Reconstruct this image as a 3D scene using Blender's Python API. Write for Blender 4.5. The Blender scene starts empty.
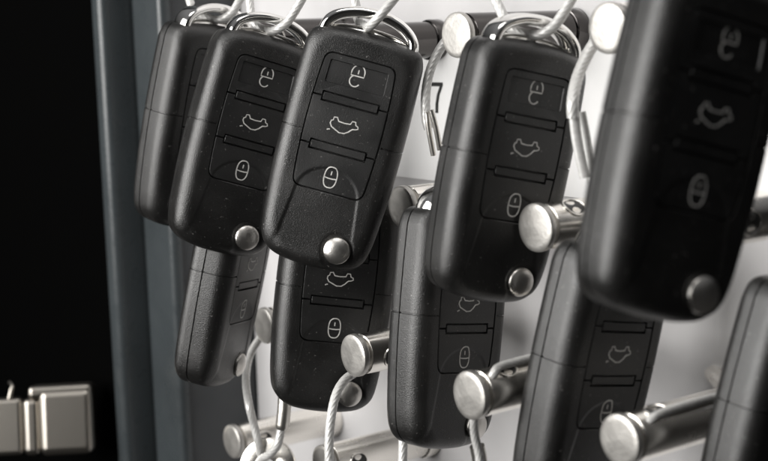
import bpy, bmesh, math, random
from mathutils import Vector, Matrix
random.seed(4)
S = 0.001                                   # everything below is written in millimetres
scene = bpy.context.scene
COL = scene.collection

# ------------------------------------------------------------------ camera
F = 1400.0
PITCH, ROLL = math.radians(8.5), math.radians(-1.7)
camd = bpy.data.cameras.new('camera')
cam = bpy.data.objects.new('camera', camd); COL.objects.link(cam)
CAMPOS = Vector((0, 0, 1400.0))
CR = Matrix.Rotation(math.pi/2-PITCH, 3, 'X') @ Matrix.Rotation(ROLL, 3, 'Z')
cam.matrix_world = Matrix.Translation(CAMPOS*S) @ CR.to_4x4()
camd.sensor_width = 36; camd.lens = F/768*36
camd.clip_start = 0.01; camd.clip_end = 50
camd.dof.use_dof = True; camd.dof.focus_distance = 0.392; camd.dof.aperture_fstop = 17
scene.camera = cam

def at(px, py, Y):                          # picture direction + depth (mm) -> world point (mm)
    return CAMPOS + CR @ Vector(((px-384)/F*Y, -(py-230.5)/F*Y, -Y))
NRM = Vector((-math.sin(math.radians(54)), -math.cos(math.radians(54)), 0))   # the hook board faces this way
ALONG = Vector((-NRM.y, NRM.x, 0))          # along the board, towards the near side
CAPD, PEGL = -235.0, 43.6
def on_plane(px, py, d):                    # point of the plane NRM.p = d seen in that direction
    r = CR @ Vector(((px-384)/F, -(py-230.5)/F, -1))
    return CAMPOS + r * (d / r.dot(NRM))

# ------------------------------------------------------------------ materials
def mat(name, col, rough=.5, metal=0, spec=.5, coat=0, noise=None, bump=None, rvar=0):
    m = bpy.data.materials.new(name); m.use_nodes = True
    nt = m.node_tree; b = nt.nodes['Principled BSDF']
    b.inputs['Base Color'].default_value = (*col, 1)
    b.inputs['Roughness'].default_value = rough; b.inputs['Metallic'].default_value = metal
    b.inputs['Specular IOR Level'].default_value = spec; b.inputs['Coat Weight'].default_value = coat
    tc = nt.nodes.new('ShaderNodeTexCoord')
    def nz(scale, detail=4, vec=None):
        n = nt.nodes.new('ShaderNodeTexNoise'); n.inputs['Scale'].default_value = scale; n.inputs['Detail'].default_value = detail
        nt.links.new(vec or tc.outputs['Object'], n.inputs['Vector']); return n
    if noise:
        sc, lo, hi = noise
        n = nz(sc, 6); r = nt.nodes.new('ShaderNodeValToRGB')
        r.color_ramp.elements[0].position = .3; r.color_ramp.elements[1].position = .7
        r.color_ramp.elements[0].color = (*[c*lo for c in col], 1); r.color_ramp.elements[1].color = (*[min(1, c*hi) for c in col], 1)
        nt.links.new(n.outputs['Fac'], r.inputs['Fac']); nt.links.new(r.outputs['Color'], b.inputs['Base Color'])
    if rvar:
        n = nz(140, 5); mr = nt.nodes.new('ShaderNodeMapRange')
        mr.inputs['From Min'].default_value = .3; mr.inputs['From Max'].default_value = .7
        mr.inputs['To Min'].default_value = rough-rvar; mr.inputs['To Max'].default_value = rough+rvar
        nt.links.new(n.outputs['Fac'], mr.inputs['Value']); nt.links.new(mr.outputs['Result'], b.inputs['Roughness'])
    if bump:
        sc, st, stretch = bump
        mp = nt.nodes.new('ShaderNodeMapping'); mp.inputs['Scale'].default_value = stretch
        nt.links.new(tc.outputs['Object'], mp.inputs['Vector'])
        n = nz(sc, 3, mp.outputs['Vector']); bp = nt.nodes.new('ShaderNodeBump')
        bp.inputs['Strength'].default_value = st; bp.inputs['Distance'].default_value = .0002
        nt.links.new(n.outputs['Fac'], bp.inputs['Height']); nt.links.new(bp.outputs['Normal'], b.inputs['Normal'])
    return m

def plastic(name, col, rough, grain):
    """moulded grained plastic: fine pebble bump, faint dust and wear variation"""
    m = mat(name, col, rough, spec=.65)
    nt = m.node_tree; b = nt.nodes['Principled BSDF']; tc = nt.nodes['Texture Coordinate']
    v = nt.nodes.new('ShaderNodeTexNoise'); v.inputs['Scale'].default_value = 3700; v.inputs['Detail'].default_value = 3
    nt.links.new(tc.outputs['Object'], v.inputs['Vector'])
    bp = nt.nodes.new('ShaderNodeBump'); bp.inputs['Strength'].default_value = grain; bp.inputs['Distance'].default_value = .00012
    nt.links.new(v.outputs['Fac'], bp.inputs['Height']); nt.links.new(bp.outputs['Normal'], b.inputs['Normal'])
    # dust specks
    oi = nt.nodes.new('ShaderNodeObjectInfo')
    add = nt.nodes.new('ShaderNodeVectorMath'); add.operation = 'ADD'
    nt.links.new(tc.outputs['Object'], add.inputs[0]); nt.links.new(oi.outputs['Location'], add.inputs[1])
    d = nt.nodes.new('ShaderNodeTexNoise'); d.inputs['Scale'].default_value = 1300; d.inputs['Detail'].default_value = 2
    nt.links.new(add.outputs[0], d.inputs['Vector'])
    r = nt.nodes.new('ShaderNodeValToRGB'); r.color_ramp.elements[0].position = .675; r.color_ramp.elements[1].position = .79
    r.color_ramp.elements[0].color = (*col, 1); r.color_ramp.elements[1].color = (.14, .135, .13, 1)
    nt.links.new(d.outputs['Fac'], r.inputs['Fac'])
    w = nt.nodes.new('ShaderNodeTexNoise'); w.inputs['Scale'].default_value = 90; w.inputs['Detail'].default_value = 6
    nt.links.new(add.outputs[0], w.inputs['Vector'])
    mx = nt.nodes.new('ShaderNodeMix'); mx.data_type = 'RGBA'; mx.blend_type = 'ADD'
    mr = nt.nodes.new('ShaderNodeMapRange'); mr.inputs['From Min'].default_value = .45; mr.inputs['From Max'].default_value = .8
    mr.inputs['To Max'].default_value = .35
    nt.links.new(w.outputs['Fac'], mr.inputs['Value']); nt.links.new(mr.outputs['Result'], mx.inputs['Factor'])
    nt.links.new(r.outputs['Color'], mx.inputs['A']); mx.inputs['B'].default_value = (.02, .019, .018, 1)
    nt.links.new(mx.outputs['Result'], b.inputs['Base Color'])
    rr = nt.nodes.new('ShaderNodeMapRange'); rr.inputs['To Min'].default_value = rough-.13; rr.inputs['To Max'].default_value = rough+.17
    nt.links.new(w.outputs['Fac'], rr.inputs['Value']); nt.links.new(rr.outputs['Result'], b.inputs['Roughness'])
    return m

M = dict(
    shell=plastic('shell_plastic', (.008, .0078, .0075), .34, .85),
    button=plastic('button_rubber', (.0075, .0075, .0075), .42, .5),
    icon=mat('icon_print', (.62, .61, .585), .5, noise=(700, .65, 1.1)),
    chrome=mat('chrome', (.80, .79, .77), .10, 1, rvar=.05),
    rivet=mat('brushed_rivet', (.62, .60, .57), .32, 1, rvar=.08, bump=(900, .25, (1, 1, 1))),
    peg=mat('polished_steel', (.88, .85, .80), .24, 1, rvar=.06, bump=(500, .04, (1, 1, 14))),
    dark_mirror=mat('dark_reflection_steel', (.085, .08, .078), .14, 1, rvar=.04),  # same steel as the other pegs, with dark reflections painted into its colour
    cap=mat('worn_steel_face', (.50, .485, .46), .42, .85, noise=(260, .9, 1.08), rvar=.06, bump=(900, .3, (1, 1, 1))),
    cable=mat('steel_rope', (.60, .595, .58), .38, .25, noise=(900, .85, 1.05)),
    ferrule=mat('crimped_sleeve', (.62, .60, .56), .34, 1, bump=(500, .5, (1, 1, 1))),
    board=mat('board_enamel', (.58, .57, .572), .34, .1, noise=(16, .86, 1.06), rvar=.06, bump=(300, .12, (1, 1, 1))),
    paper=mat('lit_label_strip', (.84, .835, .83), .55, noise=(60, .97, 1.02)),  # whiter than the board: the stronger light on this band is in the colour
    ink=mat('black_ink', (.012, .012, .012), .5),
    frame=mat('grey_green_enamel', (.036, .042, .045), .30, .0, noise=(22, .85, 1.12), rvar=.06, bump=(400, .25, (1, 1, 1))),
    wall=mat('dark_enamel', (.034, .037, .040), .38, .0, noise=(30, .8, 1.15), rvar=.06),
    black=mat('black_interior', (.0015, .0015, .0015), .95, spec=0),
    nickel=mat('nickel_catch', (.38, .355, .32), .30, 1, bump=(900, .1, (1, 1, 6))),
    dark=mat('hole_shade', (.02, .02, .02), .4),  # stands for the shade inside the cable eyes
)

# ------------------------------------------------------------------ object helpers
def obj(name, verts, faces, m, parent=None, smooth=True, angle=35):
    me = bpy.data.meshes.new(name)
    me.from_pydata([Vector(v)*S for v in verts], [], faces)
    bm = bmesh.new(); bm.from_mesh(me); bmesh.ops.recalc_face_normals(bm, faces=bm.faces); bm.to_mesh(me); bm.free()
    if smooth:
        me.shade_smooth(); me.set_sharp_from_angle(angle=math.radians(angle))
    me.materials.append(m)
    o = bpy.data.objects.new(name, me); COL.objects.link(o)
    if parent: o.parent = parent
    return o
def tag(o, label, cat, group=None, kind=None):
    if label: o['label'] = label
    if cat: o['category'] = cat
    if group: o['group'] = group
    if kind: o['kind'] = kind
    return o
def thing(name, label, cat, mw, group=None):
    o = bpy.data.objects.new(name, None); COL.objects.link(o)
    o.empty_display_size = .01
    o.matrix_world = mw
    return tag(o, label, cat, group)
def frame_matrix(pos, x, y, z):
    m = Matrix((x, y, z)).transposed().to_4x4(); m.translation = pos*S; return m

def catmull(P, n=12, closed=False):
    out = []; N = len(P); rng = range(N if closed else N-1)
    for i in rng:
        if closed: p = [P[(i+k-1) % N] for k in range(4)]
        else: p = [P[max(0, i-1)], P[i], P[i+1], P[min(N-1, i+2)]]
        for k in range(n):
            t = k/n; t2 = t*t; t3 = t2*t
            out.append(tuple(.5*((2*b)+(-a+c)*t+(2*a-5*b+4*c-d)*t2+(-a+3*b-3*c+d)*t3) for a, b, c, d in zip(*p)))
    if not closed: out.append(tuple(P[-1]))
    return out
def sstep(x): x = max(0, min(1, x)); return x*x*(3-2*x)

def ray_curve(poly, cx, cy, angles):        # star shaped outline sampled at given angles
    out = []; n = len(poly)
    segs = [(poly[i], poly[(i+1) % n]) for i in range(n)]
    for a in angles:
        dx, dy = math.cos(a), math.sin(a); best = None
        for (x1, y1), (x2, y2) in segs:
            ex, ey = x2-x1, y2-y1; den = dx*ey-dy*ex
            if abs(den) < 1e-12: continue
            t = ((x1-cx)*ey-(y1-cy)*ex)/den; s = ((x1-cx)*dy-(y1-cy)*dx)/den
            if t > 0 and -1e-6 <= s <= 1+1e-6 and (best is None or t > best): best = t
        out.append((cx+dx*best, cy+dy*best))
    return out
def mirror(half):                           # half outline from bottom centre up the right side
    return half + [(-x, y) for x, y in reversed(half[1:-1])]
def fillet(poly, r, n=6):
    out = []; N = len(poly)
    for i in range(N):
        rr = r[i] if isinstance(r, (list, tuple)) else r
        p = Vector(poly[i]); a = Vector(poly[i-1]); b = Vector(poly[(i+1) % N])
        da = (a-p).normalized(); db = (b-p).normalized()
        if rr <= 0: out.append(tuple(p)); continue
        for k in range(n+1):
            t = k/n
            q = (p+da*rr)*(1-t)**2 + p*2*t*(1-t) + (p+db*rr)*t*t
            out.append((q.x, q.y))
    return out

def tube(path, radius, sides=16, lobes=0, amp=0, pitch=12, caps=True, flat=1):
    """sweep; lobes>0 gives a laid rope. returns verts, faces"""
    P = [Vector(p) for p in path]; V = []; Fc = []
    t = (P[1]-P[0]).normalized(); up = Vector((0, 0, 1)) if abs(t.z) < .9 else Vector((1, 0, 0))
    nrm = (up-t*up.dot(t)).normalized(); s = 0
    for i, p in enumerate(P):
        tt = (P[min(i+1, len(P)-1)]-P[max(i-1, 0)]).normalized()
        nrm = (nrm-tt*nrm.dot(tt)).normalized(); bn = tt.cross(nrm)
        if i: s += (p-P[i-1]).length
        r0 = radius(i/(len(P)-1)) if callable(radius) else radius
        for k in range(sides):
            a = 2*math.pi*k/sides; r = r0
            if lobes:
                ph = (lobes*(a - 2*math.pi*s/pitch)) % (2*math.pi)
                r = r0*(1-amp+amp*math.sqrt(abs(math.sin(ph/2))))
            V.append(p+nrm*math.cos(a)*r+bn*math.sin(a)*r*flat)
    for i in range(len(P)-1):
        for k in range(sides):
            a = i*sides+k; b = i*sides+(k+1) % sides
            Fc.append((a, b, b+sides, a+sides))
    if caps: Fc += [tuple(range(sides))[::-1], tuple(range((len(P)-1)*sides, len(P)*sides))]
    return V, Fc
def lathe(prof, n=48):                       # (r, z) profile round z
    V = []; Fc = []
    for r, z in prof:
        for k in range(n):
            a = 2*math.pi*k/n; V.append((r*math.cos(a), r*math.sin(a), z))
    for i in range(len(prof)-1):
        for k in range(n):
            a = i*n+k; b = i*n+(k+1) % n; Fc.append((a, b, b+n, a+n))
    Fc += [tuple(range(n))[::-1], tuple(range((len(prof)-1)*n, len(prof)*n))]
    return V, Fc
def resample(P, step):
    P = [Vector(p) for p in P]; out = [P[0]]; acc = 0
    for a, b in zip(P, P[1:]):
        L = (b-a).length; d = step-acc
        while d <= L: out.append(a.lerp(b, d/L)); d += step
        acc = L-(d-step)
    return out

# ------------------------------------------------------------------ the flip key, local frame: x across, y up, z out of the face (mm)
OUT = catmull(mirror([(0, -39.7), (6, -39.4), (11, -38.2), (14.2, -35.4), (15.5, -31), (16.2, -24), (16.8, -14), (17, -3), (16.9, 8),
               (16.6, 17), (16.2, 21.4), (14.2, 24.5), (8, 25.8), (0, 26.2)]), 10, True)
CREST = catmull(mirror([(0, -36.2), (4, -36), (8, -34.8), (10.6, -31.5), (11.6, -26), (12.0, -18), (12.4, -8), (12.5, 4), (12.1, 15),
               (11.2, 19.8), (8.5, 21.9), (4, 22.5), (0, 22.6)]), 10, True)
def phw(v): return 9.85+.95*(1-(v/18.7)**2)
def panel_poly(gap=0):
    pts = []
    side = [(phw(v)-gap, v) for v in [(-18.7+gap)+(37.4-2*gap)*k/24 for k in range(25)]]
    left = [(-x, y) for x, y in reversed(side)]
    body = side+left
    r = [0]*len(body); r[0] = r[24] = r[25] = r[49] = 2.6
    # drop vertices swallowed by the corner radius
    keep = [i for i in range(50) if i in (0, 24, 25, 49) or abs(body[i][1]) < 18.7-gap-2.7]
    return fillet([body[i] for i in keep], [r[i] for i in keep], 8)
def dish(u, v):
    au = abs(u)
    if v > -20: d = (1-math.sqrt((u/9.3)**2+((v+20)/8.6)**2))*8.2
    else: d = 9.3+(-20-v)*.12-au
    k = sstep(d/.9)
    return -.26*k*sstep((v+37)/7)
RV = (6.8, -33.2)
def H(u, v):
    z = -.0022*u*u-.0006*(v+5)**2+dish(u, v)
    d = math.hypot(u-RV[0], v-RV[1])
    if d < 4.9: z -= .35*sstep((4.9-d)/1.0)
    return z

def build_shell(parent):
    n = 420; ang = [2*math.pi*k/n for k in range(n)]; cx, cy = 0, -5
    po = ray_curve(panel_poly(), cx, cy, ang); cr = ray_curve(CREST, cx, cy, ang); ou = ray_curve(OUT, cx, cy, ang)
    rings = []
    rings.append([(x, y, -1.7) for x, y in po])
    rings.append([(x, y, H(x, y)-.18) for x, y in po])
    K = 34
    for k in range(K+1):
        t = .012+.988*k/K
        rings.append([(a[0]+(b[0]-a[0])*t, a[1]+(b[1]-a[1])*t, H(a[0]+(b[0]-a[0])*t, a[1]+(b[1]-a[1])*t)) for a, b in zip(po, cr)])
    for k in range(1, 11):
        ph = math.pi/2*k/10; s, c = math.sin(ph), math.cos(ph)
        rings.append([(a[0]+(b[0]-a[0])*s, a[1]+(b[1]-a[1])*s, H(*a)*c-5.2*(1-c)) for a, b in zip(cr, ou)])
    for w, ins in [(-7.2, 0), (-8.78, 0), (-8.84, .12), (-8.9, .5), (-9.1, .5), (-9.16, .12), (-9.22, 0), (-11, 0.05)]:
        rings.append([(x*(1-ins/17), cy+(y-cy)*(1-ins/30), w) for x, y in ou])
    for k in range(1, 8):
        ph = math.pi/2*k/7; s = 1-math.cos(ph); w = -11-3.6*math.sin(ph)
        rings.append([(x*(1-3.6*s/17), cy+(y-cy)*(1-3.6*s/31), w) for x, y in ou])
    V = [p for r in rings for p in r]; Fc = []
    for i in range(len(rings)-1):
        for k in range(n):
            a = i*n+k; b = i*n+(k+1) % n; Fc.append((a, b, b+n, a+n))
    Fc += [tuple(range(n))[::-1], tuple(range((len(rings)-1)*n, len(rings)*n))]
    bm = bmesh.new(); vs = [bm.verts.new(v) for v in V]
    for f in Fc: bm.faces.new([vs[i] for i in f])
    bmesh.ops.recalc_face_normals(bm, faces=bm.faces)
    for y in (-3.45, -3.33, -3.2, -3.07, -2.95):       # joint between the transmitter head and the blade housing
        bmesh.ops.bisect_plane(bm, geom=bm.verts[:]+bm.edges[:]+bm.faces[:], plane_co=(0, y, 0), plane_no=(0, 1, 0), dist=1e-5)
    bm.normal_update()
    for v in [v for v in bm.verts if abs(v.co.y+3.2) < .14 and not (abs(v.co.x) < 11.1 and v.co.z > -4) and v.co.z > -14.3]:
        v.co -= v.normal*.34
    for v in bm.verts: v.co *= S
    me = bpy.data.meshes.new('shell'); bm.to_mesh(me); bm.free()
    me.shade_smooth(); me.set_sharp_from_angle(angle=math.radians(38)); me.materials.append(M['shell'])
    o = bpy.data.objects.new('shell', me); COL.objects.link(o); o.parent = parent
    return o

def button(name, poly, c, parent, inner=None, top=-.1):
    """poly: filleted outline; inner: optional recessed rectangle"""
    corner = [math.atan2(y-c[1], x-c[0]) % (2*math.pi) for x, y in poly]
    ang = sorted(set([2*math.pi*k/200 for k in range(200)]+corner))
    a2 = [ang[0]]
    for a in ang[1:]:
        if a-a2[-1] > 1e-4: a2.append(a)
    ang = a2; n = len(ang)
    po = ray_curve(poly, c[0], c[1], ang)
    def sc(t): return [(c[0]+(x-c[0])*t, c[1]+(y-c[1])*t) for x, y in po]
    rings = [[(x, y, -1.7) for x, y in po], [(x, y, H(x, y)+top-.2) for x, y in po],
             [(c[0]+(x-c[0])*.982, c[1]+(y-c[1])*.975, H(x, y)+top) for x, y in po]]
    if inner:
        inn = ray_curve(inner, c[0], c[1], ang)
        o2 = rings[-1]
        for t in (.5, 1):
            rings.append([(a[0]+(b[0]-a[0])*t, a[1]+(b[1]-a[1])*t, H(a[0], a[1])+top) for a, b in zip(o2, inn)])
        rings.append([(c[0]+(x-c[0])*.975, c[1]+(y-c[1])*.955, H(x, y)+top-.42) for x, y in inn])
        for t in (.7, .4, .1): rings.append([(c[0]+(x-c[0])*t, c[1]+(y-c[1])*t, H(c[0]+(x-c[0])*t, c[1]+(y-c[1])*t)+top-.42) for x, y in inn])
    else:
        for k in range(1, 30):
            t = 1-k/30
            rings.append([(c[0]+(x-c[0])*t, c[1]+(y-c[1])*t, H(c[0]+(x-c[0])*t, c[1]+(y-c[1])*t)+top) for x, y in po])
    V = [p for r in rings for p in r]; Fc = []
    for i in range(len(rings)-1):
        for k in range(n):
            a = i*n+k; b = i*n+(k+1) % n; Fc.append((a, b, b+n, a+n))
    Fc += [tuple(range(n))[::-1], tuple(range((len(rings)-1)*n, len(rings)*n))]
    return obj(name, V, Fc, M['button'], parent, angle=30)

def ribbon(lines, zf, w=.31, h=.05):
    V = []; Fc = []
    for pts, closed in lines:
        n = len(pts); base = len(V)
        for i in range(n):
            p = Vector(pts[i])
            a = Vector(pts[i-1] if (closed or i) else pts[i]); b = Vector(pts[(i+1) % n] if (closed or i < n-1) else pts[i])
            t = (b-a).normalized(); q = Vector((-t.y, t.x))*w/2
            z = zf(p.x, p.y)
            V += [(p.x-q.x, p.y-q.y, z-.05), (p.x-q.x, p.y-q.y, z+h), (p.x+q.x, p.y+q.y, z+h), (p.x+q.x, p.y+q.y, z-.05)]
        for i in range(n if closed else n-1):
            a = base+4*i; b = base+4*((i+1) % n)
            for k in range(3): Fc.append((a+k, a+k+1, b+k+1, b+k))
        if not closed: Fc += [(base, base+1, base+2, base+3), (base+4*n-4, base+4*n-3, base+4*n-2, base+4*n-1)]
    return V, Fc

def make_key():
    root = bpy.data.objects.new('flip_key', None); COL.objects.link(root); root.empty_display_size = .01
    build_shell(root)
    g = .27
    bw, b0, b1, q = 7.6, 5.6, 7.65, .42; gm = .16                       # bars bridging the button joints
    def sidepts(v0, v1, n=8): return [(phw(v0+(v1-v0)*k/n)-g, v0+(v1-v0)*k/n) for k in range(n+1)]
    # unlock button
    top = 18.7-g; m = 6.6
    s = sidepts(m+gm, top); k = [p for p in s if p[1] < top-2.6 or p is s[-1]]
    R = [.3]+[0]*(len(k)-2)+[2.5, 2.5]+[0]*(len(k)-2)+[.3]
    inner = fillet([(8.3, 10.4), (8.1, 16.7), (-8.1, 16.7), (-8.3, 10.4)], .5)
    ub = button('unlock_button', fillet(k+[(-x, y) for x, y in reversed(k)], R), (0, 13), root, inner)
    # boot button
    s = sidepts(-m+gm, m-gm)
    bb = button('boot_button', s+[(-x, y) for x, y in reversed(s)], (0, 0), root)
    # lock button
    s = sidepts(-top, -m-gm); k = [p for p in s if p[1] > -top+2.6 or p is s[0]]
    R = [2.5]+[0]*(len(k)-2)+[.3, .3]+[0]*(len(k)-2)+[2.5]
    lb = button('lock_button', fillet(k+[(-x, y) for x, y in reversed(k)], R), (0, -13), root)
    for b_ in (ub, bb, lb):                          # notches that leave room for the bars
        bm = bmesh.new(); bm.from_mesh(b_.data)
        for sg in (1, -1):
            for co, no in (((bw+q, 0, 0), (1, 0, 0)), ((-bw-q, 0, 0), (1, 0, 0)), ((0, sg*(b0-q), 0), (0, 1, 0)), ((0, sg*(b1+q), 0), (0, 1, 0))):
                bmesh.ops.bisect_plane(bm, geom=bm.verts[:]+bm.edges[:]+bm.faces[:], plane_co=Vector(co)*S, plane_no=no, dist=1e-8)
        kill = [f for f in bm.faces if (lambda c_: abs(c_.x) < (bw+q)*S and (b0-q)*S < abs(c_.y) < (b1+q)*S)(f.calc_center_median())]
        bmesh.ops.delete(bm, geom=kill, context='FACES')
        ed = [e for e in bm.edges if e.is_boundary and max(v.co.z for v in e.verts) > -1.3*S]
        ret = bmesh.ops.extrude_edge_only(bm, edges=ed)
        for v in ret['geom']:
            if isinstance(v, bmesh.types.BMVert): v.co.z = -1.69*S
        bmesh.ops.recalc_face_normals(bm, faces=bm.faces)
        bm.to_mesh(b_.data); bm.free(); b_.data.shade_smooth(); b_.data.set_sharp_from_angle(angle=math.radians(30))
    for sg in (1, -1):
        P = fillet([(bw, sg*b0), (bw, sg*b1), (-bw, sg*b1), (-bw, sg*b0)], .25, 4)
        V = [(x, y, -1.7) for x, y in P]+[(x, y, H(x, y)-.32) for x, y in P]+[(x*.985, sg*6.62+(y-sg*6.62)*.85, H(x, y)-.16) for x, y in P]
        n = len(P); Fc = [(i, (i+1) % n, n+(i+1) % n, n+i) for i in range(n)]+[(n+i, n+(i+1) % n, 2*n+(i+1) % n, 2*n+i) for i in range(n)]+[tuple(range(2*n, 3*n))]
        obj('divider_bar', V, Fc, M['button'], root, angle=25)
    # icons (sub-parts)
    def arc(cx, cy, rx, ry, a0, a1, n=20): return [(cx+rx*math.cos(math.radians(a0+(a1-a0)*k/n)), cy+ry*math.sin(math.radians(a0+(a1-a0)*k/n))) for k in range(n+1)]
    zl = lambda x, y: H(x, y)-.1
    c = -14.3
    obj('lock_icon', *ribbon([([(1.75*math.copysign(abs(math.cos(t_))**.75, math.cos(t_)), c+2.85*math.copysign(abs(math.sin(t_))**.85, math.sin(t_))) for t_ in [2*math.pi*k/48 for k in range(48)]], True), ([(-1.75, c-.2), (-.6, c-.35), (.6, c-.35), (1.75, c-.2)], False),
                              ([(0, c+.6), (0, c+1.7)], False)], zl), M['icon'], lb)
    c = 14
    zu = lambda x, y: H(x, y)-.52
    dome = [(-1.8, c-.1)]+arc(0.0, c+.8, 1.8, 2.1, 180, 0, 20)+[(1.8, c-.1)]
    obj('unlock_icon', *ribbon([(dome, True), ([(0.05, c+.5), (.05, c+1.6)], False),
                                (arc(-.35, c-1.5, 1.45, 1.5, 118, 332, 22), False)], zu), M['icon'], ub)
    car = [(-2.2, -1.4), (-3.3, -.9), (-3.85, 0), (-3.7, .75), (-3.25, .95), (-3.15, 1.75), (-2.3, 1.9), (-1.75, .95), (-.1, .8), (1.55, .95), (1.9, 1.85), (2.8, 1.85),
           (3.05, 1.0), (3.7, .75), (3.85, .2), (3.3, -.1), (2.4, -.25), (1.5, -1.2), (.5, -1.9), (-.9, -2.0)]
    obj('boot_icon', *ribbon([(car, True), ([(-4.3, -2.0), (-3.9, -1.75), (-3.5, -1.7)], False)], zl), M['icon'], bb)
    ring = arc(-13.6, -.9, .75, .75, 0, 360, 20)[:-1]
    # release button: domed disc in a pit
    V, Fc = lathe([(3.7, -1.6), (3.7, -.1), (3.62, .12), (3.35, .32), (2.9, .62), (2.2, .92), (1.3, 1.14), (.5, 1.22), (.05, 1.23)])
    obj('release_button', [(x+RV[0], y+RV[1], z-.25) for x, y, z in V], Fc, M['rivet'], root, angle=50)
    # chrome carrying bow + its seat
    path = catmull([(-12.4, 22.5), (-12.3, 25.2), (-11.2, 27.6), (-8.4, 29.6), (-4, 31.0), (1.5, 31.3), (6.5, 30.4), (10.2, 28.4), (12.2, 25.8), (12.4, 22.5)], 8)
    V = []; Fc = []; NS = 20; sec = [(1.55*math.copysign(abs(math.cos(t_))**.8, math.cos(t_)), -6.5+3.5*math.copysign(abs(math.sin(t_))**.7, math.sin(t_))) for t_ in [2*math.pi*k/NS for k in range(NS)]]
    for i, p in enumerate(path):
        a = Vector(path[max(0, i-1)]); b = Vector(path[min(len(path)-1, i+1)]); t = (b-a).normalized(); q = Vector((-t.y, t.x))
        for o_, w in sec: V.append((p[0]+q.x*o_, p[1]+q.y*o_, w))
    for i in range(len(path)-1):
        for k_ in range(NS): a = i*NS+k_; b = i*NS+(k_+1) % NS; Fc.append((a, b, b+NS, a+NS))
    Fc += [tuple(range(NS)), tuple(range(len(V)-NS, len(V)))]
    obj('carrying_bow', V, Fc, M['chrome'], root, angle=60)
    V = []; Fc = []; nu, nw = 24, 8
    for i in range(nu+1):
        u = -11+22*i/nu
        for j in range(nw+1):
            w = -4.2-5*j/nw; e = 1-abs(2*j/nw-1)**3
            V.append((u, 25.2+2.3*e*math.sqrt(max(0, 1-(u/11.2)**2)), w))
    for i in range(nu):
        for j in range(nw): a = i*(nw+1)+j; Fc.append((a, a+1, a+nw+2, a+nw+1))
    obj('bow_seat', V, Fc, M['chrome'], root)
    return root

def copy_tree(o, parent=None):
    c = o.copy(); COL.objects.link(c)
    if parent: c.parent = parent
    for ch in list(o.children): copy_tree(ch, c)
    return c

# pose of every key in the camera's frame: x, y, z (mm), yaw, nod, lean
KEYS = [
    ((-10.8, 28.1, -377.5), (-.02, .09, -.264), 'black flip key in sharp focus at top centre, all three button symbols fully visible'),
    ((-37.7, 31.4, -409.9), (.42, .02, -.262), 'second black flip key from the left in the top row, tucked behind the centre key'),
    ((-54.2, 38.3, -442.4), (.82, .16, -.20), 'black flip key farthest left in the top row, seen mostly from its grey side'),
    ((35.1, 20.2, -344.4), (.54, .09, -.192), 'top row black flip key with grey side, just right of the pale peg face'),
    ((61.8, 21.3, -260.5), (.50, .03, -.21), 'largest, blurred black flip key nearest the camera at upper right'),
    ((-12.6, -14.2, -405.0), (.22, .05, -.12), 'black flip key hanging directly beneath the sharp centre key, behind a peg end'),
    ((22.9, -19.7, -374.4), (.736, .02, -.074), 'black flip key in the lower row hanging nearly upright, broad grey side'),
    ((56.3, -29.6, -334.0), (.70, .12, -.19), 'blurred black flip key below the largest key, its foot cut off by the bottom edge'),
    ((-40.3, -10.4, -431.5), (1.30, .10, -.20), 'small black flip key at lower left turned edge-on, its side seam facing us'),
    ((94.0, -38.0, -306.0), (.60, .08, -.22), 'black flip key cut off by the right edge of the frame, pale grey side showing'),
]
def pose(p, r):
    a, b, c = r
    R = Matrix.Rotation(c, 3, 'Z') @ Matrix.Rotation(b, 3, 'X') @ Matrix.Rotation(a, 3, 'Y')
    m = (CR @ R).to_4x4(); m.translation = (CAMPOS + CR @ Vector(p))*S
    return m
proto = make_key()
KM = []
for i, (p, r, lab) in enumerate(KEYS):
    o = proto if i == 0 else copy_tree(proto)
    o.matrix_world = pose(p, r); KM.append(pose(p, r))
    tag(o, lab, 'car key', 'flip keys hanging on cable loops from the pegs')
def kp(i, u, v, w):                          # a point of key i, world mm
    return (KM[i] @ (Vector((u, v, w))*S))/S

# ------------------------------------------------------------------ pegs
def make_peg():
    root = bpy.data.objects.new('hook_peg', None); COL.objects.link(root); root.empty_display_size = .01
    # local z runs from the face back to the board
    V, Fc = lathe([(.01, 0), (4.6, 0), (5.5, .08), (5.9, .3), (6.05, .8), (6.05, 1.8), (5.8, 2.1), (5.0, 2.2)])
    obj('peg_face', V, Fc, M['cap'], root, angle=40)
    V, Fc = lathe([(4.6, 1.9), (4.6, 2.6), (5.2, 3.0), (5.7, 3.3), (5.75, 3.6), (5.75, PEGL-5), (5.5, PEGL-.2), (5.4, PEGL-.1)])
    obj('peg_shank', V, Fc, M['peg'], root, angle=40)
    V, Fc = lathe([(5.5, PEGL-4.8), (6.2, PEGL-4.6), (6.4, PEGL-4.2), (6.4, PEGL-.6), (6.2, PEGL-.1), (6.0, PEGL)])
    obj('collar', V, Fc, M['peg'], root, angle=40)
    # cable eye on local -y side: rim plus dark disc painting the shade inside
    rim = [(math.cos(a)*2.75, -math.sqrt(max(.1, 5.8**2-(math.cos(a)*2.75)**2)), 10.2+math.sin(a)*3.1) for a in [2*math.pi*k/40 for k in range(41)]]
    V, Fc = tube(rim, .38, 8); eye = obj('cable_eye', V, Fc, M['peg'], root)
    V = [(0, -5.82, 10.2)]+[(math.cos(a)*2.6, -math.sqrt(5.80**2-(math.cos(a)*2.6)**2)-.02, 10.2+math.sin(a)*2.95) for a in [2*math.pi*k/40 for k in range(40)]]
    obj('hole', V, [(0, 1+k, 1+(k+1) % 40) for k in range(40)], M['dark'], eye)
    return root
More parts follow.
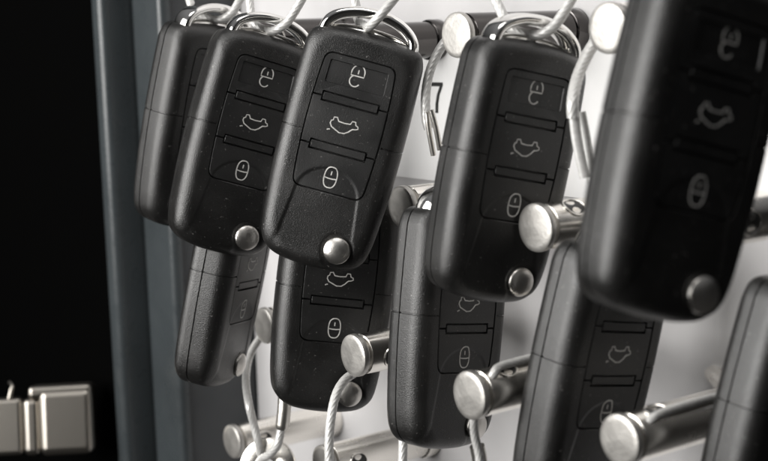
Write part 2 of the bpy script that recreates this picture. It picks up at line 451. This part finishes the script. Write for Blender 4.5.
PEGS = [   # where the face shows, turn of the cable eye about the axis (deg), label
    (455, 35, 0, -235, 'top row steel peg with a pale round face left of the dark-faced key'),
    (606, 28, 0, -235, 'top row steel peg with a blurred cream face left of the largest key'),
    (324, 44, 0, -235, 'dark shiny steel peg running behind the bow of the sharp centre key'),
    (240, 38, 0, -235, 'dark shiny steel peg running behind the bow of the second key from the left'),
    (400, 207, 0, -235, 'steel peg in the gap between the sharp centre key and the upright lower key'),
    (534, 228, 55, -228, 'steel peg with round face overlapping the lower right of the dark-faced key'),
    (352, 356, -10, -216, 'steel peg with round face before the lower centre key, a cable curving down from it'),
    (468, 396, 70, -208, 'steel peg with round face crossing the foot of the upright lower key'),
    (618, 441, 70, -218, 'blurred steel peg with bluish round face at lower right'),
    (263, 326, 0, -232, 'dark steel peg end between the edge-on key and the lower centre key'),
    (231, 442, 0, -235, 'steel peg along the bottom, left one, behind the round metal tag'),
    (322, 464, 0, -235, 'steel peg along the bottom edge, mostly cut off, under the lower centre key'),
    (701, 225, 0, -235.0, 'steel peg whose end glints behind the right side of the largest key'),
]
BOARD_D = CAPD-PEGL; CAPD_ORIGIN = Vector((0, 0, CAMPOS.z))
peg0 = make_peg(); PP = []
for i, (px, py, rot, dd, lab) in enumerate(PEGS):
    o = peg0 if i == len(PEGS)-1 else copy_tree(peg0)
    pos = on_plane(px, py, dd); z = -NRM
    # local -y points to the viewer side (ALONG), turned by rot towards up
    side = (ALONG*math.cos(math.radians(rot)) + Vector((0, 0, 1))*math.sin(math.radians(rot)))
    y = -side; x = y.cross(z)
    o.matrix_world = frame_matrix(pos, x, y, z); PP.append(pos)
    if dd > -230:                             # cranked stay that carries the longer-reaching pegs
        e0 = pos-NRM*(PEGL-1); e1 = e0+Vector((0, 1, 0))*((BOARD_D-NRM.dot(e0-CAPD_ORIGIN))/NRM.y)
        inv = o.matrix_world.inverted()
        V, Fc = tube([(inv @ (e0.lerp(e1, t_)*S))/S for t_ in (0, .3, .6, 1)], 2.4, 16)
        obj('stay', V, Fc, M['peg'], o)
    if i in (0, 2, 3):                        # top row mirrors dark surroundings; that darkness is put into the metal's colour
        for ch in o.children:
            if ch.name.startswith(('peg_shank', 'collar')): ch.material_slots[0].link = 'OBJECT'; ch.material_slots[0].material = M['dark_mirror']
    tag(o, lab, 'peg', 'steel pegs in rows on the hook board')

# ------------------------------------------------------------------ cables
def rope(name, pts, label, r=1.32, group='steel cable loops'):
    pts = [p if isinstance(p, Vector) else at(*p) for p in pts]
    path = resample(catmull([tuple(p) for p in pts], 24), .36)
    V, Fc = tube(path, r, 48, lobes=8, amp=.12, pitch=15)
    o = obj(name, V, Fc, M['cable'], None, angle=80)
    tag(o, label, 'cable', group)
    return o
def hung(i, xl, xr, label, top=-40, du=0):
    """loop coming down from above the picture, through the bow of key i and up again"""
    P = [kp(i, *q) for q in ((-5.6+du, 31.5, -13.5), (-4.4+du, 29.0, -12), (-2.6+du, 27.9, -9), (-.8+du, 27.7, -5), (.6+du, 29.2, -2), (2.2+du, 32.2, -.6))]
    Yi = -KEYS[i][0][2]
    A_, B_ = at(xl, top, Yi+14), at(xr, top, Yi-2)
    return rope('cable_loop', [A_, P[0].lerp(A_, .45)]+P+[P[-1].lerp(B_, .5)+CR @ Vector((.8, -.6, 0)), B_], label)
hung(2, 180, 250, 'steel cable loop through the bow of the far left key', du=0)
hung(1, 245, 316, 'steel cable loop through the bow of the second key from the left')
hung(0, 346, 414, 'steel cable loop through the bow of the sharp centre key')
hung(3, 476, 584, 'steel cable loop through the bow of the dark-faced key')

def sleeve(pts, label, r=1.9):
    pts = [p if isinstance(p, Vector) else at(*p) for p in pts]
    path = resample(catmull([tuple(p) for p in pts], 10), .8)
    V, Fc = tube(path, lambda t: r*(1-.18*(t < .06 or t > .94)), 20, flat=1.0)
    return path, V, Fc
# cable from the pale-faced peg down to the upright lower key
c1 = rope('cable_loop', [(456, 30, 387), (442, 46, 386), (431, 68, 384), (426, 92, 382), (426, 117, 381), (429, 130, 381)],
          'steel cable loop slung over the pale-faced top peg, left of the printed 7')
for q in ([(427, 112, 377), (429, 130, 378), (434, 158, 380)], [(431, 110, 375), (436, 128, 376), (440, 150, 378)]):
    V, Fc = tube(resample(catmull([tuple(at(*p)) for p in q], 10), .8), .75, 12); obj('strand', V, Fc, M['ferrule'], c1)
c2 = rope('cable_loop', [(604, 30, 345), (590, 50, 344), (578, 76, 340), (573, 100, 334), (573, 118, 334)],
          'blurred steel cable loop hanging from the cream-faced top peg', r=1.5)
V, Fc = tube(resample(catmull([tuple(at(*p)) for p in [(574, 112, 334), (577, 140, 335), (585, 178, 336)]], 10), .8), 1.3, 16, flat=.7); obj('crimp_sleeve', V, Fc, M['cable'], c2)
V, Fc = tube(resample(catmull([tuple(at(*p)) for p in [(581, 112, 338), (587, 145, 339), (592, 186, 340)]], 10), .8), 1.2, 16); obj('strand', V, Fc, M['cable'], c2)
rope('cable_loop', [(366, 358, 404), (361, 368, 403), (353, 374, 402), (344, 381, 400), (336, 395, 397), (331, 418, 394), (329, 445, 393), (330, 480, 393)],
     'steel cable curving down from the peg in front of the lower centre key')
c3 = rope('cable_loop', [(548, 354, 350), (520, 361, 344), (500, 367, 340), (493, 375, 337), (486, 390, 340), (478, 406, 341), (474, 420, 342), (475, 436, 344), (479, 455, 345), (481, 480, 345)],
     'steel cable lying along a peg and dropping past the foot of the upright lower key', r=1.1)
V, Fc = tube(resample(catmull([tuple(at(*p)) for p in [(477, 446, 346), (480, 462, 347), (482, 480, 347)]], 10), .8), 1.9, 20); obj('crimp_sleeve', V, Fc, M['ferrule'], c3)
rope('cable_loop', [(745, 391, 332), (712, 398, 324), (690, 404, 319), (668, 411, 315), (652, 419, 312), (642, 432, 313)], 'blurred steel cable lying along the lower right peg', r=1.1)
rope('cable_loop', [(403, 430, 392), (403, 447, 391), (402, 480, 390)], 'short bit of steel cable showing beneath the upright lower key')
rope('cable_loop', [(268, 330, 470), (258, 341, 467), (249, 358, 463), (246, 380, 453), (249, 405, 443), (254, 425, 444), (259, 446, 445), (263, 470, 451)],
     'steel cable dropping from the dark peg end down to the round metal tag')
c4 = rope('cable_loop', [(285, 385, 433), (284, 410, 433), (281, 430, 434), (277, 446, 434), (269, 455, 437), (262, 459, 441), (254, 470, 446)],
     'steel cable with crimped sleeve, running from under the lower centre key to the round tag')
V, Fc = tube(resample(catmull([tuple(at(*p)) for p in [(285, 396, 433), (284, 412, 433), (282, 430, 433.5)]], 10), .8), lambda t: 2.15 if t < .93 else 1.8, 24); obj('crimp_sleeve', V, Fc, M['ferrule'], c4)

# round metal tag at the bottom left
tp = at(268, 467, 446)
prof = [(2.6, -.7), (2.5, 0), (2.6, .7), (3.1, .95), (8.2, .95), (9.0, .75), (9.3, .2), (9.3, -.3), (9.0, -.75), (8.2, -.95), (3.1, -.95), (2.6, -.7)]
V = []; Fc = []; n = 56
for r, z in prof:
    for k in range(n): a = 2*math.pi*k/n; V.append((r*math.cos(a), r*math.sin(a), z))
for i in range(len(prof)-1):
    for k in range(n): a = i*n+k; b = i*n+(k+1) % n; Fc.append((a, b, b+n, a+n))
t = obj('metal_tag', V, Fc, M['peg'], None, angle=40)
zz = (CR @ Vector((-.2, .12, 1))).normalized(); xx = Vector((0, 0, 1)).cross(zz).normalized()
t.matrix_world = frame_matrix(tp, xx, zz.cross(xx), zz)
tag(t, 'round metal tag with a hole at the bottom left, two cables meeting in it', 'tag')

# ------------------------------------------------------------------ hook board and cabinet
BD = CAPD-PEGL                                # board plane
A = on_plane(249, 200, BD); A.z = 0           # its far-left vertical edge
def bpt(s, z, out=0): return Vector((A.x, A.y, 0))+ALONG*s+NRM*out+Vector((0, 0, z))
def box_along(name, s0, s1, z0, z1, o0, o1, m, bev=.0, seg=3):
    V = [bpt(s, z, o) for s in (s0, s1) for o in (o0, o1) for z in (z0, z1)]
    Fc = [(0, 1, 3, 2), (4, 6, 7, 5), (0, 2, 6, 4), (1, 5, 7, 3), (0, 4, 5, 1), (2, 3, 7, 6)]
    o = obj(name, V, Fc, m, None, smooth=False)
    if bev:
        md = o.modifiers.new('bevel', 'BEVEL'); md.width = bev*S; md.segments = seg; md.limit_method = 'ANGLE'
        o.data.shade_smooth(); md.harden_normals = True
    return o
ZL, ZH = 900, 1900
board = box_along('hook_board', 0, 268, ZL, ZH, -2, 0, M['board'], .3)
tag(board, 'pale enamelled metal board that carries the steel pegs', 'board', kind='structure')
zr = [on_plane(455, 35, CAPD).z, on_plane(534, 228, CAPD).z, on_plane(468, 396, CAPD).z]
for a, b, lab in ((zr[0]-1, zr[1]+1, 'white label strip with a printed 7, under the top row of pegs'),):
    s = box_along('lit_label_strip', 2, 266, b, a, .3, .55, M['paper']); tag(s, lab, 'label strip')
    if 'printed' in lab: strip = s
# the printed 7
c = on_plane(438.0, 97.5, BD)
s0 = (c-A).dot(ALONG); z0 = c.z
seven = [(-3.0, 4.9), (3.4, 4.9), (3.4, 4.0), (1.6, .8), (.9, -1.8), (.7, -4.9), (-.8, -4.9), (-.6, -1.8), (.2, 1.0), (1.7, 3.6), (-3.0, 3.6)]
V = [bpt(s0+x, z0+y, .62) for x, y in seven]
f7 = obj('number_seven', V, [tuple(range(len(V)))], M['ink'], None, smooth=False); f7.parent = strip

# cabinet side: inner wall, rounded lip, front flange, door post (profiles extruded upward)
def post(name, prof, m, label, cat):
    """prof: (along, out) outline"""
    n = len(prof); V = [bpt(s, ZL, o) for s, o in prof]+[bpt(s, ZH, o) for s, o in prof]
    Fc = [(i, (i+1) % n, n+(i+1) % n, n+i) for i in range(n)]+[tuple(range(n)), tuple(range(n, 2*n))]
    o = obj(name, V, Fc, m, None, angle=50); tag(o, label, cat, kind='structure'); return o
def rnd(poly, r, n=8): return fillet(poly, r, n)
post('cabinet_side_wall', rnd([(-.8, -2), (-.8, 31), (-3.4, 31), (-3.4, -2)], .3, 3), M['wall'], 'dark inner side wall of the key cabinet', 'cabinet wall')
post('cabinet_lip', rnd([(.2, 30.6), (.2, 35.0), (-22.6, 35.0), (-22.6, 30.6)], [.3, 3.2, 1.2, .4]), M['frame'], 'grey-green front lip of the key cabinet beside the far left key', 'cabinet frame')
post('cabinet_frame', rnd([(-24.3, 30), (-24.3, 47.5), (-33, 47.5), (-33, 30)], [.4, 4.0, 3.0, .4]), M['frame'], 'grey-green outer frame of the key cabinet, left of the lip', 'cabinet frame')
post('cabinet_door', rnd([(-33.6, 30), (-33.6, 45), (-900, 45), (-900, 30)], [.4, 1.5, .4, .4]), M['black'], 'black open door side filling the left of the picture', 'cabinet door')

# nickel catch low on the left
LY = 560
lp = at(48, 419, LY); g_ = LY/F
lz = (CR @ Vector((.06, .06, 1))).normalized(); lx = (CR @ Vector((1, .05, 0))); lx = (lx-lz*lx.dot(lz)).normalized()
latch = thing('door_catch', 'blurred nickel catch on the black door at lower left', 'catch', frame_matrix(lp, lx, lz.cross(lx), lz))
def lbox(name, x0, x1, y0, y1, z0, z1, bev):
    a = [(x0-48)*g_, (x1-48)*g_, -(y1-419)*g_, -(y0-419)*g_]
    V = [(x, y, z) for x in a[:2] for y in a[2:] for z in (z0, z1)]
    o = obj(name, V, [(0, 1, 3, 2), (4, 6, 7, 5), (0, 2, 6, 4), (1, 5, 7, 3), (0, 4, 5, 1), (2, 3, 7, 6)], M['nickel'], latch, smooth=False)
    md = o.modifiers.new('bevel', 'BEVEL'); md.width = bev*S; md.segments = 5; md.limit_method = 'ANGLE'; md.harden_normals = True
    o.data.shade_smooth(); return o
lbox('catch_plate', 41, 95, 389, 455, -3, 6.2, 3.4)
lbox('catch_lip', 31, 94, 385, 398, -8, 5.4, 2.0)
lbox('knuckle', 24.5, 41.5, 397, 454, -6, 3.6, 2.6)
lbox('hinge_leaf', -30, 23.5, 396, 453, -6, 1.8, 2.0)
V, Fc = tube(catmull([(-37*g_, 22*g_, 1), (-35*g_, 29*g_, 1), (-34*g_, 35*g_, 0), (-37*g_, 38*g_, -2)], 8), .9, 12)
obj('spring_end', V, Fc, M['nickel'], latch)

# ------------------------------------------------------------------ light
w = bpy.data.worlds.new('World'); scene.world = w; w.use_nodes = True
nt = w.node_tree; bg = nt.nodes['Background']
tc = nt.nodes.new('ShaderNodeTexCoord'); sp = nt.nodes.new('ShaderNodeSeparateXYZ'); rp = nt.nodes.new('ShaderNodeValToRGB')
mr = nt.nodes.new('ShaderNodeMapRange'); mr.inputs['From Min'].default_value = -1
nt.links.new(tc.outputs['Generated'], sp.inputs[0]); nt.links.new(sp.outputs['Z'], mr.inputs['Value']); nt.links.new(mr.outputs['Result'], rp.inputs['Fac'])
e = rp.color_ramp.elements; e[0].position = .12; e[0].color = (.14, .135, .13, 1); e[1].position = .9; e[1].color = (.9, .9, .92, 1)
m_ = rp.color_ramp.elements.new(.62); m_.color = (.035, .035, .035, 1)
nt.links.new(rp.outputs['Color'], bg.inputs['Color']); bg.inputs['Strength'].default_value = .22

def area(name, loc, target, sx, sy, power, col=(1, 1, 1)):
    l = bpy.data.lights.new(name, 'AREA'); l.shape = 'RECTANGLE'; l.size = sx*S; l.size_y = sy*S; l.energy = power; l.color = col
    o = bpy.data.objects.new(name, l); COL.objects.link(o)
    p = CAMPOS+Vector(loc); d = (CAMPOS+Vector(target))-p
    o.matrix_world = Matrix.Translation(p*S) @ d.to_track_quat('-Z', 'Y').to_matrix().to_4x4()
    return o
area('window_light', (-560, 130, 130), (0, 380, -20), 600, 500, 9.4, (1, .985, .96))
area('overhead_lamp', (-40, 160, 520), (0, 370, -20), 300, 240, 1.1, (1, .98, .95))

scene.view_settings.view_transform = 'Standard'; scene.view_settings.look = 'None'
scene.view_settings.exposure = 0; scene.view_settings.gamma = 1
scene.cycles.max_bounces = 8
